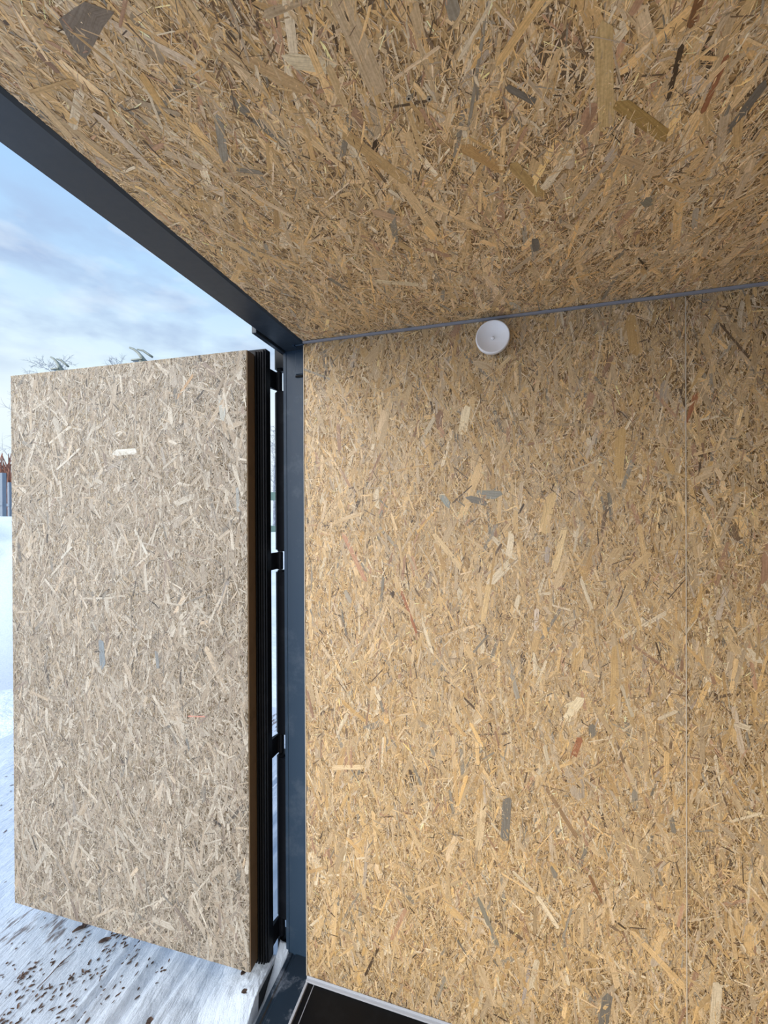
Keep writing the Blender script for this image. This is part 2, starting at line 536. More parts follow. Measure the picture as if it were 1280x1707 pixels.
box(bm, 0.031, 0.0335, YL, D, -0.07, 0.0012)
tag(bm_obj('trim_2', bm, M_strip), kind='structure')

# strips along the wall's foot and head
bm = bmesh.new()
box(bm, 0.0, 2.44, D-0.013, D-0.0005, 0.0005, 0.006, 0.001)
box(bm, 0.0, 2.44, D-0.004, D-0.0018, 0.0, 0.014, 0.0008)
tag(bm_obj('baseboard_back', bm, M_stripl), kind='structure')
bm = bmesh.new()
box(bm, 0.0, 2.44, D-0.0115, D-0.0018, H-0.009, H-0.0018, 0.0008)
tag(bm_obj('trim_3', bm, M_strip), kind='structure')
# pale raw edge of the wall board at the opening
bm = bmesh.new()
box(bm, -0.003, -0.0002, D-0.0025, D+0.012, 0.012, H-0.012, 0.0008)
tag(bm_obj('trim_4', bm, M_edgetape), kind='structure')
# proud cut edge at the board joint, coloured pale for the light it catches
bm = bmesh.new()
box(bm, 1.1798, 1.1815, D-0.0036, D-0.0002, 0.015, H-0.012)
tag(bm_obj('trim_5', bm, M_edgetape), kind='structure')

# ------------------------------------------------------------ steel door frame of the container
# header beam
bm = bmesh.new()
prof = [(-0.107, H+0.001), (-0.112, H+0.007), (-0.112, H+0.12), (0.0, H+0.12), (-0.001, H+0.010), (-0.006, H+0.004), (-0.014, H+0.001)]
prism_y(bm, prof, YL-0.12, 1.50)
box(bm, -0.130, -0.1125, 1.226, 1.50, H-0.006, H+0.05, 0.002)
hd = bm_obj('trim_6', bm, M_head)
tag(hd, 'dark anthracite steel header beam over the open container doorway', kind='structure')
bm = bmesh.new()
tube(bm, [(-0.045, 1.375, H+0.0), (-0.012, 1.372, H+0.0)], [0.0035, 0.0035], 8)
box(bm, -0.052, -0.046, 1.365, 1.385, H-0.005, H+0.001, 0.001)
bm_obj('bolt', bm, M_post, hd)

# corner post
bm = bmesh.new()
box(bm, -0.120, 0.10, 1.4185, 1.50, -0.02, H+0.02, 0.004, 3)
box(bm, -0.1195, -0.107, 1.4165, 1.4186, 0.0, H-0.002, 0.0008)
cp = bm_obj('trim_7', bm, M_post)
tag(cp, 'blue-grey steel corner post beside the chipboard wall', kind='structure')
bm = bmesh.new()
box(bm, -0.066, -0.001, 1.4125, 1.4184, 2.208, 2.292, 0.0015)
bm_obj('gusset_plate', bm, M_post, cp)
bm = bmesh.new()
box(bm, -0.066, -0.001, 1.412, 1.4165, 2.196, 2.204, 0.002)
bm_obj('slot', bm, M_rubber, cp)
# hinge side bar in sections between the hinge notches
hz = [(2.155, 2.245), (1.455, 1.540), (0.734, 0.826), (0.012, 0.108)]
segs = [(2.245, 2.33), (1.540, 2.155), (0.826, 1.455), (0.108, 0.734), (-0.06, 0.012)]
bm = bmesh.new()
for z0, z1 in segs:
    prism(bm, [(-0.171, 1.442), (-0.160, 1.432), (-0.121, 1.426), (-0.121, 1.49), (-0.171, 1.49)], z0+0.001, z1-0.001)
bm_obj('hinge_bar', bm, M_dark, cp)  # black colour stands for the shade in this recess
bm = bmesh.new()
for z0, z1 in segs[:4]:
    cyl(bm, -0.151, 1.450, z0-0.006 if z0 > 0 else z0, z0+0.012, 0.015, 20, 0.002)
for z0, z1 in segs[1:]:
    cyl(bm, -0.151, 1.450, z1-0.012, z1+0.006, 0.015, 20, 0.002)
bm_obj('hinge_lug', bm, M_dark, cp)

# opposite post, mostly out of view but seen from the side
bm = bmesh.new()
box(bm, -0.120, 0.10, YL-0.15, YL-0.0655, -0.02, H+0.02, 0.004, 3)
tag(bm_obj('trim_8', bm, M_post), kind='structure')

# door sill
bm = bmesh.new()
sp = [(-0.110, -0.11), (-0.110, -0.006), (-0.106, -0.001), (-0.094, -0.001), (-0.090, -0.005), (-0.084, -0.005), (-0.078, 0.0),
      (0.0, 0.0), (0.0, -0.11)]
prism_y(bm, sp, YL-0.12, 1.4175)
sill = bm_obj('trim_9', bm, M_sill)
tag(sill, 'scuffed dark steel door sill across the container doorway', kind='structure')
bm = bmesh.new()
box(bm, 0.0005, 0.009, YL, D-0.001, -0.06, 0.004, 0.0015)
bm_obj('sill_angle', bm, M_stripl, sill)
# keeper block outside the sill
bm = bmesh.new()
prism(bm, [(-0.182, 1.277), (-0.150, 1.277), (-0.150, 1.395), (-0.182, 1.395)], -0.20, -0.016)
kb = bm_obj('step_block', bm, M_dark, sill)

# container floor frame and roof so that nothing is open towards the sky
bm = bmesh.new()
box(bm, 0.012, XE, YL-0.06, D+0.06, -0.14, -0.0805)
tag(bm_obj('trim_10', bm, M_dark), kind='structure')

# ------------------------------------------------------------ door leaf, swung open to 90 degrees
door = empty('door_1', (-0.2, 1.2975, 0.0), 0.0)
tag(door, kind='structure')
u = Vector((-1.1255, -0.0385, 0)).normalized()
door.rotation_euler = (0, 0, math.atan2(-u.y, -u.x))     # local -X runs along the leaf, local +Y is its outer side
LW = 1.127
leaf_sp = [(-.801, 1.928, -.678, 1.925, .030, (0.58, 0.56, 0.50)), (-.853, 1.183, -.851, 1.063, .030, (0.22, 0.25, 0.27)),
           (-.593, 1.159, -.587, 1.09, .016, (0.24, 0.25, 0.25)), (-.242, 1.78, -.237, 1.69, .014, (0.36, 0.37, 0.36)),
           (-.456, .924, -.376, .93, .007, (0.55, 0.28, 0.22)), (-1.074, .641, -1.108, .573, .012, (0.22, 0.17, 0.12)),
           (-.42, 2.20, -.50, 2.11, .012, (0.42, 0.29, 0.18)), (-.45, 0.79, -.46, 0.84, .012, (0.20, 0.20, 0.19)),
           (-.95, 1.95, -1.08, 1.86, .012, (0.54, 0.50, 0.43)), (-1.0, 1.55, -1.06, 1.50, .010, (0.56, 0.53, 0.46)),
           (-.70, 1.62, -.64, 1.52, .010, (0.54, 0.51, 0.44)), (-.30, 2.12, -.30, 2.02, .03, (0.42, 0.42, 0.38))]
lp = osb('insulated_panel', (-LW, 0, 0.022), (1, 0, 0), (0, 0, 1), (0, -1, 0), LW, 2.25, math.pi/2+0.05, 37, [M_chip_out, M_core_out],
         parent=door, pale=0.10, grey=0.60, thick=0.048, dens=1.0, tone=0.72, extra=0.22, spread=1.35,
         specials=[(a+0.2+LW, b-0.022, c+0.2+LW, d-0.022, w_, k) for a, b, c, d, w_, k in leaf_sp])  # grey and low tone put the cooler outdoor light into the colour
bm = bmesh.new()
box(bm, 0.0004, 0.0032, 0.0015, 0.0485, 0.022, 2.272, 0.0006)
bm_obj('edge_strip', bm, M_edge, door)
bm = bmesh.new()                                        # steel leaf behind the panel
box(bm, -LW-0.035, 0.041, 0.064, 0.098, -0.002, 2.298, 0.003)
box(bm, -LW-0.030, 0.036, 0.056, 0.0645, 0.004, 2.292, 0.002)
fr = bm_obj('steel_leaf', bm, M_dark, door)
bm = bmesh.new()                                        # rubber gasket with ribs
for xx, yy in ((0.008, 0.051), (0.0175, 0.053), (0.027, 0.054)):
    box(bm, xx-0.0028, xx+0.0028, yy-0.004, 0.058, 0.004, 2.284, 0.0012)
box(bm, -LW, -0.0, 0.0485, 0.0562, 0.004, 2.27)
bm_obj('gasket', bm, M_rubber, door)
for z0, z1 in hz:                                       # hinges: blade and barrel
    bm = bmesh.new()
    prism(bm, [(0.024, 0.0975), (0.024, 0.112), (0.040, 0.166), (0.048, 0.166), (0.050, 0.150), (0.040, 0.142), (0.0365, 0.0975)], z0+0.010, z1-0.010)
    cyl(bm, 0.0475, 0.154, z0+0.008, z1-0.008, 0.0120, 24, 0.002)
    bm_obj('hinge', bm, M_dark, door)
# two locking bars on the outer face; their cams stand above the leaf
for i, (px_, k) in enumerate(((-0.575, 1.0), (-1.022, 0.8))):
    bm = bmesh.new()
    tube(bm, [(px_, 0.128, 0.03), (px_, 0.128, 2.338)], [0.014, 0.014], 12)
    lb = bm_obj('locking_bar', bm, M_cam, door, smooth=True)
    bm = bmesh.new()
    # curved horn towards the free side, short horn towards the hinge side
    pts = [(px_+0.006*k, 0.128, 2.334), (px_-0.006*k, 0.128, 2.350), (px_-0.022*k, 0.127, 2.368), (px_-0.042*k, 0.126, 2.383), (px_-0.062*k, 0.125, 2.392)]
    tube(bm, pts, [0.009, 0.0075, 0.0060, 0.0050, 0.0040], 8)
    tube(bm, [(px_-0.030*k, 0.132, 2.384), (px_-0.004*k, 0.135, 2.377), (px_+0.020*k, 0.140, 2.360), (px_+0.038*k, 0.142, 2.348)], [0.003, 0.0045, 0.005, 0.0045], 8)
    box(bm, px_-0.045*k, px_+0.012*k, 0.112, 0.142, 2.330, 2.337, 0.002)
    bm_obj('cam', bm, M_cam, lb, smooth=True)

# ------------------------------------------------------------ round vent on the wall
vent = empty('vent_cap', (0.657, D-0.002, 2.2245))
tag(vent, 'small round white dished plastic vent cap mounted on the chipboard wall just below the ceiling', 'vent')


def lathe(bm, prof, n=64):
    """prof: (radius, distance out of the wall); axis -Y"""
    rings = []
    for r_, d_ in prof:
        d_ *= 1.25
        if r_ < 1e-5:
            rings.append([bm.verts.new((0, -d_, 0))])
        else:
            rings.append([bm.verts.new((r_*math.cos(2*math.pi*k/n), -d_, r_*math.sin(2*math.pi*k/n))) for k in range(n)])
    for a, b in zip(rings, rings[1:]):
        for k in range(n):
            if len(a) == 1:
                bm.faces.new((a[0], b[k], b[(k+1) % n]))
            elif len(b) == 1:
                bm.faces.new((a[k], a[(k+1) % n], b[0]))
            else:
                bm.faces.new((a[k], a[(k+1) % n], b[(k+1) % n], b[k]))


bm = bmesh.new()
lathe(bm, [(0, 0), (0.034, 0), (0.036, 0.003), (0.036, 0.010), (0, 0.010)])
bm_obj('mounting_ring', bm, M_white, vent, smooth=False)
bm = bmesh.new()
lathe(bm, [(0, 0.010), (0.040, 0.010), (0.0475, 0.0125), (0.0505, 0.018), (0.0515, 0.026), (0.0505, 0.0315), (0.0485, 0.0325),
           (0.0465, 0.0315), (0.036, 0.0265), (0.024, 0.0225), (0.012, 0.0205), (0.0, 0.020)])
bm_obj('dish', bm, M_white, vent, smooth=True)
bm = bmesh.new()
lathe(bm, [(0, 0.019), (0.0052, 0.019), (0.0055, 0.0225), (0.0048, 0.0238), (0.0, 0.0242)], 24)
bm_obj('centre_button', bm, M_white, vent, smooth=True)

# ------------------------------------------------------------ two screws in the ceiling
def screw(x, y, label):
    t = empty('screw', (x, y, H-0.0015))
    tag(t, label, 'screw', 'screws in the ceiling board')
    bm = bmesh.new()
    r = bmesh.ops.create_cone(bm, cap_ends=True, segments=20, radius1=0.0042, radius2=0.0036, depth=0.0014)
    bm_obj('head', bm, M_zinc, t)
    bm = bmesh.new()
    r = bmesh.ops.create_cone(bm, cap_ends=True, segments=6, radius1=0.0015, radius2=0.0015, depth=0.0006)
    for v in bm.verts:
        v.co.z -= 0.0009
    bm_obj('recess', bm, M_rubber, t)


screw(.554, .598, 'zinc screw in the ceiling board, the one nearer the open doorway')
screw(.583, .607, 'zinc screw in the ceiling board, the one further from the open doorway')

# ------------------------------------------------------------ snow
GZ = -0.10
m, nt, b = mat('trodden_snow')
tc = N(nt, 'ShaderNodeTexCoord')
n1 = N(nt, 'ShaderNodeTexNoise', inp={'Scale': 3.0, 'Detail': 6.0, 'Roughness': 0.6})
nt.links.new(tc.outputs['Object'], n1.inputs['Vector'])
r1 = ramp(nt, [(0.35, (0.54, 0.62, 0.72, 1)), (0.65, (0.64, 0.71, 0.80, 1))])
nt.links.new(n1.outputs[0], r1.inputs[0])
# brown soil worn through in an elongated patch beside the leaf
mp = N(nt, 'ShaderNodeMapping')
mp.inputs['Scale'].default_value = (38, 9, 10)
mp.inputs['Rotation'].default_value = (0, 0, 0.12)
nt.links.new(tc.outputs['Object'], mp.inputs[0])
n2 = N(nt, 'ShaderNodeTexNoise', inp={'Scale': 1.0, 'Detail': 5.0, 'Roughness': 0.65})
nt.links.new(mp.outputs[0], n2.inputs['Vector'])
n3 = N(nt, 'ShaderNodeTexNoise', inp={'Scale': 5.0, 'Detail': 2.0})
nt.links.new(tc.outputs['Object'], n3.inputs['Vector'])
sx = N(nt, 'ShaderNodeSeparateXYZ')
nt.links.new(tc.outputs['Object'], sx.inputs[0])
mx = ramp(nt, [(0.0, (0, 0, 0, 1)), (0.30, (1, 1, 1, 1)), (0.55, (1, 1, 1, 1)), (1.0, (0, 0, 0, 1))])
nt.links.new(mathn(nt, 'MULTIPLY', mathn(nt, 'ADD', sx.outputs[0], 1.60), 1.15), mx.inputs[0])
fac = mathn(nt, 'ADD', n2.outputs[0], mathn(nt, 'MULTIPLY', mathn(nt, 'SUBTRACT', n3.outputs[0], 0.5), 0.55))
fac = mathn(nt, 'ADD', fac, mathn(nt, 'MULTIPLY', mathn(nt, 'SUBTRACT', mx.outputs[0], 1.0), 0.35))
sr = ramp(nt, [(0.53, (0, 0, 0, 1)), (0.63, (1, 1, 1, 1))])
nt.links.new(fac, sr.inputs[0])
soil = mathn(nt, 'MULTIPLY', sr.outputs[0], 0.85)
nt.links.new(mixc(nt, soil, r1.outputs[0], (0.13, 0.10, 0.09, 1)), b.inputs['Base Color'])
b.inputs['Roughness'].default_value = 0.75
b.inputs['Specular IOR Level'].default_value = 0.25
mp2 = N(nt, 'ShaderNodeMapping')
mp2.inputs['Scale'].default_value = (60, 14, 30)
mp2.inputs['Rotation'].default_value = (0, 0, 0.15)
nt.links.new(tc.outputs['Object'], mp2.inputs[0])
n4 = N(nt, 'ShaderNodeTexNoise', inp={'Scale': 1.0, 'Detail': 6.0, 'Roughness': 0.65})
nt.links.new(mp2.outputs[0], n4.inputs['Vector'])
bp = N(nt, 'ShaderNodeBump', inp={'Strength': 0.9, 'Distance': 0.016})
nt.links.new(n4.outputs[0], bp.inputs['Height'])
nt.links.new(bp.outputs[0], b.inputs['Normal'])
M_snow = m
m, nt, b = mat('untouched_snow')
tc = N(nt, 'ShaderNodeTexCoord')
n1 = N(nt, 'ShaderNodeTexNoise', inp={'Scale': 1.3, 'Detail': 8.0, 'Roughness': 0.65})
nt.links.new(tc.outputs['Object'], n1.inputs['Vector'])
r1 = ramp(nt, [(0.35, (0.62, 0.70, 0.80, 1)), (0.65, (0.74, 0.80, 0.88, 1))])
nt.links.new(n1.outputs[0], r1.inputs[0])
nt.links.new(r1.outputs[0], b.inputs['Base Color'])
b.inputs['Roughness'].default_value = 0.8
bp = N(nt, 'ShaderNodeBump', inp={'Strength': 0.8, 'Distance': 0.15})
nt.links.new(n1.outputs[0], bp.inputs['Height'])
nt.links.new(bp.outputs[0], b.inputs['Normal'])
M_snow_field = m


def snow_h(x, y):
    p = Vector((x*7, y*1.6, 0.0))
    h = 0.0035*noise.noise(p) + 0.002*noise.noise(Vector((x*22, y*6, 3.0))) + 0.003*noise.noise(Vector((x*50, y*16, 7.0)))
    h += 0.003*noise.noise(Vector((x*90, y*40, 1.0)))
    for xr, wr, dr in ((-0.775, 0.010, 0.014), (-0.60, 0.022, 0.012), (-0.50, 0.014, 0.009), (-0.41, 0.018, 0.006)):
        xx = x - xr - 0.025*math.sin(y*3.1+xr*9)
        h += -dr*math.exp(-(xx/wr)**2) + dr*0.7*math.exp(-((abs(xx)-wr*2)/wr)**2)
    # faint arc-shaped boot prints
    for cx, cy in ((-0.42, 1.19), (-0.36, 0.95), (-0.62, 0.80)):
        d = math.hypot((x-cx)/0.8, y-cy)
        h -= 0.006*math.exp(-((d-0.07)/0.015)**2)
    if y > 3:
        h += 0.10*noise.noise(Vector((x*0.4, y*0.4, 5.0)))*min(1, (y-3)/3)
    return h


def grid(name, x0, x1, y0, y1, st, fn, m):
    nx, ny = int(round((x1-x0)/st))+1, int(round((y1-y0)/st))+1
    vs = [(x0+(x1-x0)*i/(nx-1), y0+(y1-y0)*j/(ny-1), 0) for j in range(ny) for i in range(nx)]
    vs = [(x, y, fn(x, y)) for x, y, _ in vs]
    fs = [(j*nx+i, j*nx+i+1, (j+1)*nx+i+1, (j+1)*nx+i) for j in range(ny-1) for i in range(nx-1)]
    me = bpy.data.meshes.new(name)
    me.from_pydata(vs, [], fs)
    for p_ in me.polygons:
        p_.use_smooth = True
    return link_obj(name, me, None, [m])


def near_h(x, y):
    # drop the rim slightly so the wide field covers it
    e = min(x+3.2, 0.6-x, y-0.2, 3.4-y)
    return GZ + snow_h(x, y) * min(1, max(0, e/0.3)) - (0.0 if e > 0.05 else 0.012)


g1 = grid('snow_ground', -3.2, 0.6, 0.2, 3.4, 0.0125, near_h, M_snow)
tag(g1, kind='structure')
bm = bmesh.new()                                        # everything further out, one wide rolling field
xs = [-400, -150, -70, -40, -25, -16, -10, -7, -5, -3.6, -3.15, -2, -1, 0, 0.55, 2, 5, 10, 25, 70, 200, 400]
ys = [-300, -60, -20, -8, -3, -1.2, 0.25, 1.5, 3.35, 4, 6, 9, 13, 18, 25, 35, 50, 80, 140, 250, 400]
vv = {}
for i, x in enumerate(xs):
    for j, y in enumerate(ys):
        inside = -3.16 < x < 0.56 and 0.2 < y < 3.36
        far = max(0.0, math.hypot(x, y)-6)
        z = GZ-0.006 + (0.0 if inside else min(0.35, far*0.03)*(0.5+noise.noise(Vector((x*0.11, y*0.11, 0)))))
        if -3.1 < x < 0.5 and 0.3 < y < 3.3:
            z = GZ-0.2
        vv[i, j] = bm.verts.new((x, y, z))
for i in range(len(xs)-1):
    for j in range(len(ys)-1):
        bm.faces.new((vv[i, j], vv[i+1, j], vv[i+1, j+1], vv[i, j+1]))
far = bm_obj('snow_field', bm, M_snow_field, None, True)
tag(far, kind='structure')

# snow lying on the block outside the sill and drifted against the hinge post
m, nt, b = mat('clean_snow')
tc = N(nt, 'ShaderNodeTexCoord')
n1 = N(nt, 'ShaderNodeTexNoise', inp={'Scale': 70.0, 'Detail': 5.0, 'Roughness': 0.6})
nt.links.new(tc.outputs['Object'], n1.inputs['Vector'])
r1 = ramp(nt, [(0.3, (0.58, 0.66, 0.76, 1)), (0.6, (0.68, 0.75, 0.84, 1))])
nt.links.new(n1.outputs[0], r1.inputs[0])
nt.links.new(r1.outputs[0], b.inputs['Base Color'])
b.inputs['Roughness'].default_value = 0.8
bp = N(nt, 'ShaderNodeBump', inp={'Strength': 0.5, 'Distance': 0.004})
nt.links.new(n1.outputs[0], bp.inputs['Height'])
nt.links.new(bp.outputs[0], b.inputs['Normal'])
M_snow2 = m


def bank_h(x, y):
    # a smooth heap that crowns the block and slopes down to the ground on the far side
    t = max(0.0, min(1.0, (-0.186-x)/0.20))
    z = -0.003*(1-t)+(GZ-0.01)*t
    z += 0.006*noise.noise(Vector((x*30, y*14, 2.0)))+0.003*noise.noise(Vector((x*80, y*60, 4.0)))
    k = max(0.0, min(1.0, (y-1.12)/0.157))
    k = k*k*(3-2*k)
    z = (GZ-0.012)*(1-k)+z*k
    return z


nx, ny = 54, 80
x0, x1, y0, y1 = -0.42, -0.1505, 1.00, 1.398
vs = [];
for j in range(ny):
    for i in range(nx):
        x = x0+(x1-x0)*i/(nx-1); y = y0+(y1-y0)*j/(ny-1)
        if j == ny-1:
            y += 0.012*noise.noise(Vector((x*60, 0, 0)))
        vs.append((x, y, bank_h(x, y)))
fs = [(j*nx+i, j*nx+i+1, (j+1)*nx+i+1, (j+1)*nx+i) for j in range(ny-1) for i in range(nx-1)]
top_n = len(vs)
# skirt down to the block / ground
ring = [j for j in range(nx)] + [j*nx+nx-1 for j in range(1, ny)] + [(ny-1)*nx+i for i in range(nx-2, -1, -1)] + [j*nx for j in range(ny-2, 0, -1)]
for k in ring:
    x, y, z = vs[k]
    vs.append((x, y, (-0.0158 if x > -0.182 and y > 1.277 else GZ-0.03)))
for a in range(len(ring)):
    b_ = (a+1) % len(ring)
    fs.append((ring[b_], ring[a], top_n+a, top_n+b_))
me = bpy.data.meshes.new('snow_heap')
me.from_pydata(vs, [], fs)
for p_ in me.polygons:
    p_.use_smooth = True
sh = link_obj('snow_heap', me, None, [M_snow])
tag(sh, 'ragged white snow heap lying on the black block outside the door sill', 'snow', kind='stuff')

# drift in the slot between block and sill, rising against the post
vs = []; fs = []
nx, ny = 10, 40
for j in range(ny):
    y = 1.20+(1.425-1.20)*j/(ny-1)
    for i in range(nx):
        x = -0.1495+(0.0385)*i/(nx-1)
        z = -0.075+0.105*max(0, (y-1.29)/0.135)**1.3 - 0.012*i/(nx-1)+0.006*noise.noise(Vector((x*60, y*40, 0)))
        vs.append((x, y, z))
fs = [(j*nx+i, j*nx+i+1, (j+1)*nx+i+1, (j+1)*nx+i) for j in range(ny-1) for i in range(nx-1)]
top_n = len(vs)
ring = [j for j in range(nx)] + [j*nx+nx-1 for j in range(1, ny)] + [(ny-1)*nx+i for i in range(nx-2, -1, -1)] + [j*nx for j in range(ny-2, 0, -1)]
for k in ring:
    vs.append((vs[k][0], vs[k][1], GZ-0.02))
for a in range(len(ring)):
    b_ = (a+1) % len(ring)
    fs.append((ring[b_], ring[a], top_n+a, top_n+b_))
me = bpy.data.meshes.new('snow_drift')
me.from_pydata(vs, [], fs)
for p_ in me.polygons:
    p_.use_smooth = True
sd = link_obj('snow_drift', me, None, [M_snow])
tag(sd, 'grey-white snow drift packed between the door sill and the hinge post foot', 'snow', kind='stuff')

# ------------------------------------------------------------ litter on the snow
m, nt, b = mat('dead_leaf')
tc = N(nt, 'ShaderNodeTexCoord')
n1 = N(nt, 'ShaderNodeTexNoise', inp={'Scale': 60.0, 'Detail': 3.0})
nt.links.new(tc.outputs['Object'], n1.inputs['Vector'])
r1 = ramp(nt, [(0.35, (0.035, 0.022, 0.018, 1)), (0.7, (0.16, 0.095, 0.065, 1))])
nt.links.new(n1.outputs[0], r1.inputs[0])
nt.links.new(r1.outputs[0], b.inputs['Base Color'])
b.inputs['Roughness'].default_value = 0.8
M_leaf = m


def leaf_shape(bm, x, y, z, L, wd, ang, rs, curl=0.3):
    """a crumpled little leaf lying on the snow"""
    n = 7
    rows = []
    for i in range(n):
        t = i/(n-1)
        hw = wd/2*math.sin(math.pi*min(1, 0.08+t*0.9))**0.7
        row = []
        for k in (-1, 0, 1):
            lx = (t-0.5)*L
            ly = k*hw*(0.8+0.4*rs.random())
            lz = abs(k)*hw*curl+L*0.10*math.sin(t*5+ang)*0.5+0.003
            row.append(bm.verts.new((x+lx*math.cos(ang)-ly*math.sin(ang), y+lx*math.sin(ang)+ly*math.cos(ang), z+lz)))
        rows.append(row)
    for a, b_ in zip(rows, rows[1:]):
        for k in (0, 1):
            bm.faces.new((a[k], a[k+1], b_[k+1], b_[k]))


def gz(x, y):
    return GZ+snow_h(x, y)


rs = random.Random(5)
bm = bmesh.new()
for _ in range(1150):
    x = rs.gauss(-1.03, 0.16)
    y = rs.uniform(0.65, 1.75)
    if noise.noise(Vector((x*6, y*3, 9.0))) < -0.02:
        continue
    x += 0.10*math.sin(y*6)
    leaf_shape(bm, x, y, gz(x, y), rs.uniform(0.006, 0.022), rs.uniform(0.003, 0.009), rs.gauss(math.pi/2, 0.5), rs)
o = bm_obj('leaf_litter', bm, M_leaf)
tag(o, 'scattered brown bark and leaf crumbs strewn over the trodden snow below the door leaf', 'leaf litter', kind='stuff')
bm = bmesh.new()
for _ in range(160):
    x = rs.uniform(-2.6, -1.5); y = rs.uniform(0.9, 3.2)
    leaf_shape(bm, x, y, gz(x, y), rs.uniform(0.008, 0.03), rs.uniform(0.004, 0.010), rs.gauss(math.pi/2, 0.5), rs)
o = bm_obj('leaf_litter', bm, M_leaf)
tag(o, 'sparse dark crumbs on the snow beyond the free edge of the door leaf', 'leaf litter', kind='stuff')

singles = [
    (-1.055, 1.345, 0.075, 0.022, 1.0, 'dead_leaf', 'forked dark dead leaf lying close under the bottom edge of the door leaf', 'leaf'),
    (-0.915, 1.33, 0.045, 0.022, 0.8, 'dead_leaf', 'small brown dead leaf on clean snow under the middle of the door leaf', 'leaf'),
    (-0.252, 1.335, 0.022, 0.017, 1.2, 'dead_leaf', 'dark round dead leaf on the snow heap left of the black step block', 'leaf'),
    (-0.195, 1.262, 0.026, 0.015, 0.4, 'dead_leaf', 'small dark crumpled leaf at the near corner of the black step block', 'leaf'),
    (-0.515, 1.165, 0.026, 0.022, 0.4, 'dead_leaf', 'brown dead leaf on open snow at the very bottom of the photograph', 'leaf'),
]
for x, y, L, wd, a, nm, lab, cat in singles:
    bm = bmesh.new()
    z = gz(x, y)
    if x > -0.35:
        z = bank_h(x, y)
    leaf_shape(bm, 0, 0, 0, L, wd, a, rs, 0.5)
    if 'forked' in lab:
        leaf_shape(bm, -0.01, 0.012, 0.001, L*0.6, wd*0.6, a+1.3, rs, 0.5)
    o = bm_obj(nm, bm, M_leaf)
    o.location = (x, y, z)
    tag(o, lab, cat, 'single dead leaves on the snow')
bm = bmesh.new()
tube(bm, [(0.0, -0.07, 0.004), (0.004, -0.03, 0.008), (-0.002, 0.02, 0.006), (0.006, 0.07, 0.004)], [0.0015, 0.002, 0.002, 0.001], 6)
tube(bm, [(0.002, 0.0, 0.008), (0.022, 0.03, 0.008)], [0.0015, 0.0008], 6)
o = bm_obj('twig', bm, M_leaf)
o.location = (-1.0, 1.195, gz(-1.0, 1.195))
tag(o, 'thin dark twig lying on the littered snow at lower left', 'twig')

# ------------------------------------------------------------ far background
m, nt, b = mat('birch_bark_dark')
b.inputs['Roughness'].default_value = 0.8
tc = N(nt, 'ShaderNodeTexCoord')
n1 = N(nt, 'ShaderNodeTexNoise', inp={'Scale': 6.0, 'Detail': 4.0})
nt.links.new(tc.outputs['Object'], n1.inputs['Vector'])
r1 = ramp(nt, [(0.4, (0.18, 0.20, 0.24, 1)), (0.7, (0.36, 0.40, 0.46, 1))])
nt.links.new(n1.outputs[0], r1.inputs[0])
nt.links.new(r1.outputs[0], b.inputs['Base Color'])
M_bark = m
CAMP = Vector((0.6848, 0, 1.6926))


def tree(dirx, diry, dist, top, lean, seed, label, droop=0.35, spread=1.0, thin=1.0):
    rs = random.Random(seed)
    bx_, by_ = CAMP.x+dirx*dist, CAMP.y+diry*dist
    t = empty('bare_tree', (bx_, by_, GZ-0.1))
    tag(t, label, 'tree', 'bare winter trees beyond the container')
    hgt = top-GZ
    bmT = bmesh.new()
    bmB = bmesh.new()
    n = 12
    tr = []
    for i in range(n+1):
        s = i/n
        tr.append(Vector((lean*hgt*s*s + 0.06*rs.uniform(-1, 1)*s, 0.05*rs.uniform(-1, 1), hgt*s)))
    tube(bmT, tr, [max(0.012*thin, 0.017*hgt*(1-s/n)**0.9) for s in range(n+1)], 8)

    def branch(p0, d, L, r, depth):
        pts = [p0.copy()]
        rr = [r]
        p = p0.copy()
        k = 5
        for q in range(k):
            d = (d+Vector((rs.gauss(0, .16), rs.gauss(0, .16), rs.gauss(0, .10)-droop*0.12*(q+1)/k))).normalized()
            p = p+d*L/k
            pts.append(p.copy())
            rr.append(r*(1-0.75*(q+1)/k))
            if depth > 0 and q > 0:
                for _ in range(2):
                    a = rs.uniform(0, 2*math.pi)
                    o_ = d.orthogonal().normalized()
                    o_.rotate(Matrix.Rotation(a, 3, d))
                    branch(p, (d*0.75+o_*0.65).normalized(), L*rs.uniform(0.35, 0.55), r*0.55, depth-1)
        tube(bmB, pts, rr, 4)
    for i in range(3, n+1):
        for _ in range(3):
            a = rs.uniform(0, 2*math.pi)
            s = i/n
            L = hgt*0.30*spread*(1.15-s)*rs.uniform(0.7, 1.1)+0.06*hgt
            branch(tr[i], Vector((math.cos(a)*0.75, math.sin(a)*0.75, 0.65)), L, 0.0024*hgt*thin, 2)
    bm_obj('trunk', bmT, M_bark, t, True)
    bm_obj('branches', bmB, M_bark, t)


# (direction, distance, top height) found from where each crown shows above or beside the door leaf
tree(-0.800, 0.600, 26.0, 1.69+26*0.270, -0.10, 3, 'tall bare tree whose leaning twiggy top shows over the free corner of the door leaf')
tree(-0.748, 0.664, 36.0, 1.69+36*0.275, 0.02, 8, 'bare tree whose faint twig tips show above the middle of the door leaf')
tree(-0.8575, 0.515, 40.0, 1.69+40*0.07, 0.02, 14, 'small bare tree beyond the fence at the left edge of the photograph')
tree(-0.513, 0.858, 38.0, 1.69+38*0.18, 0.03, 21, 'bare tree seen through the gap between door leaf and hinge post')

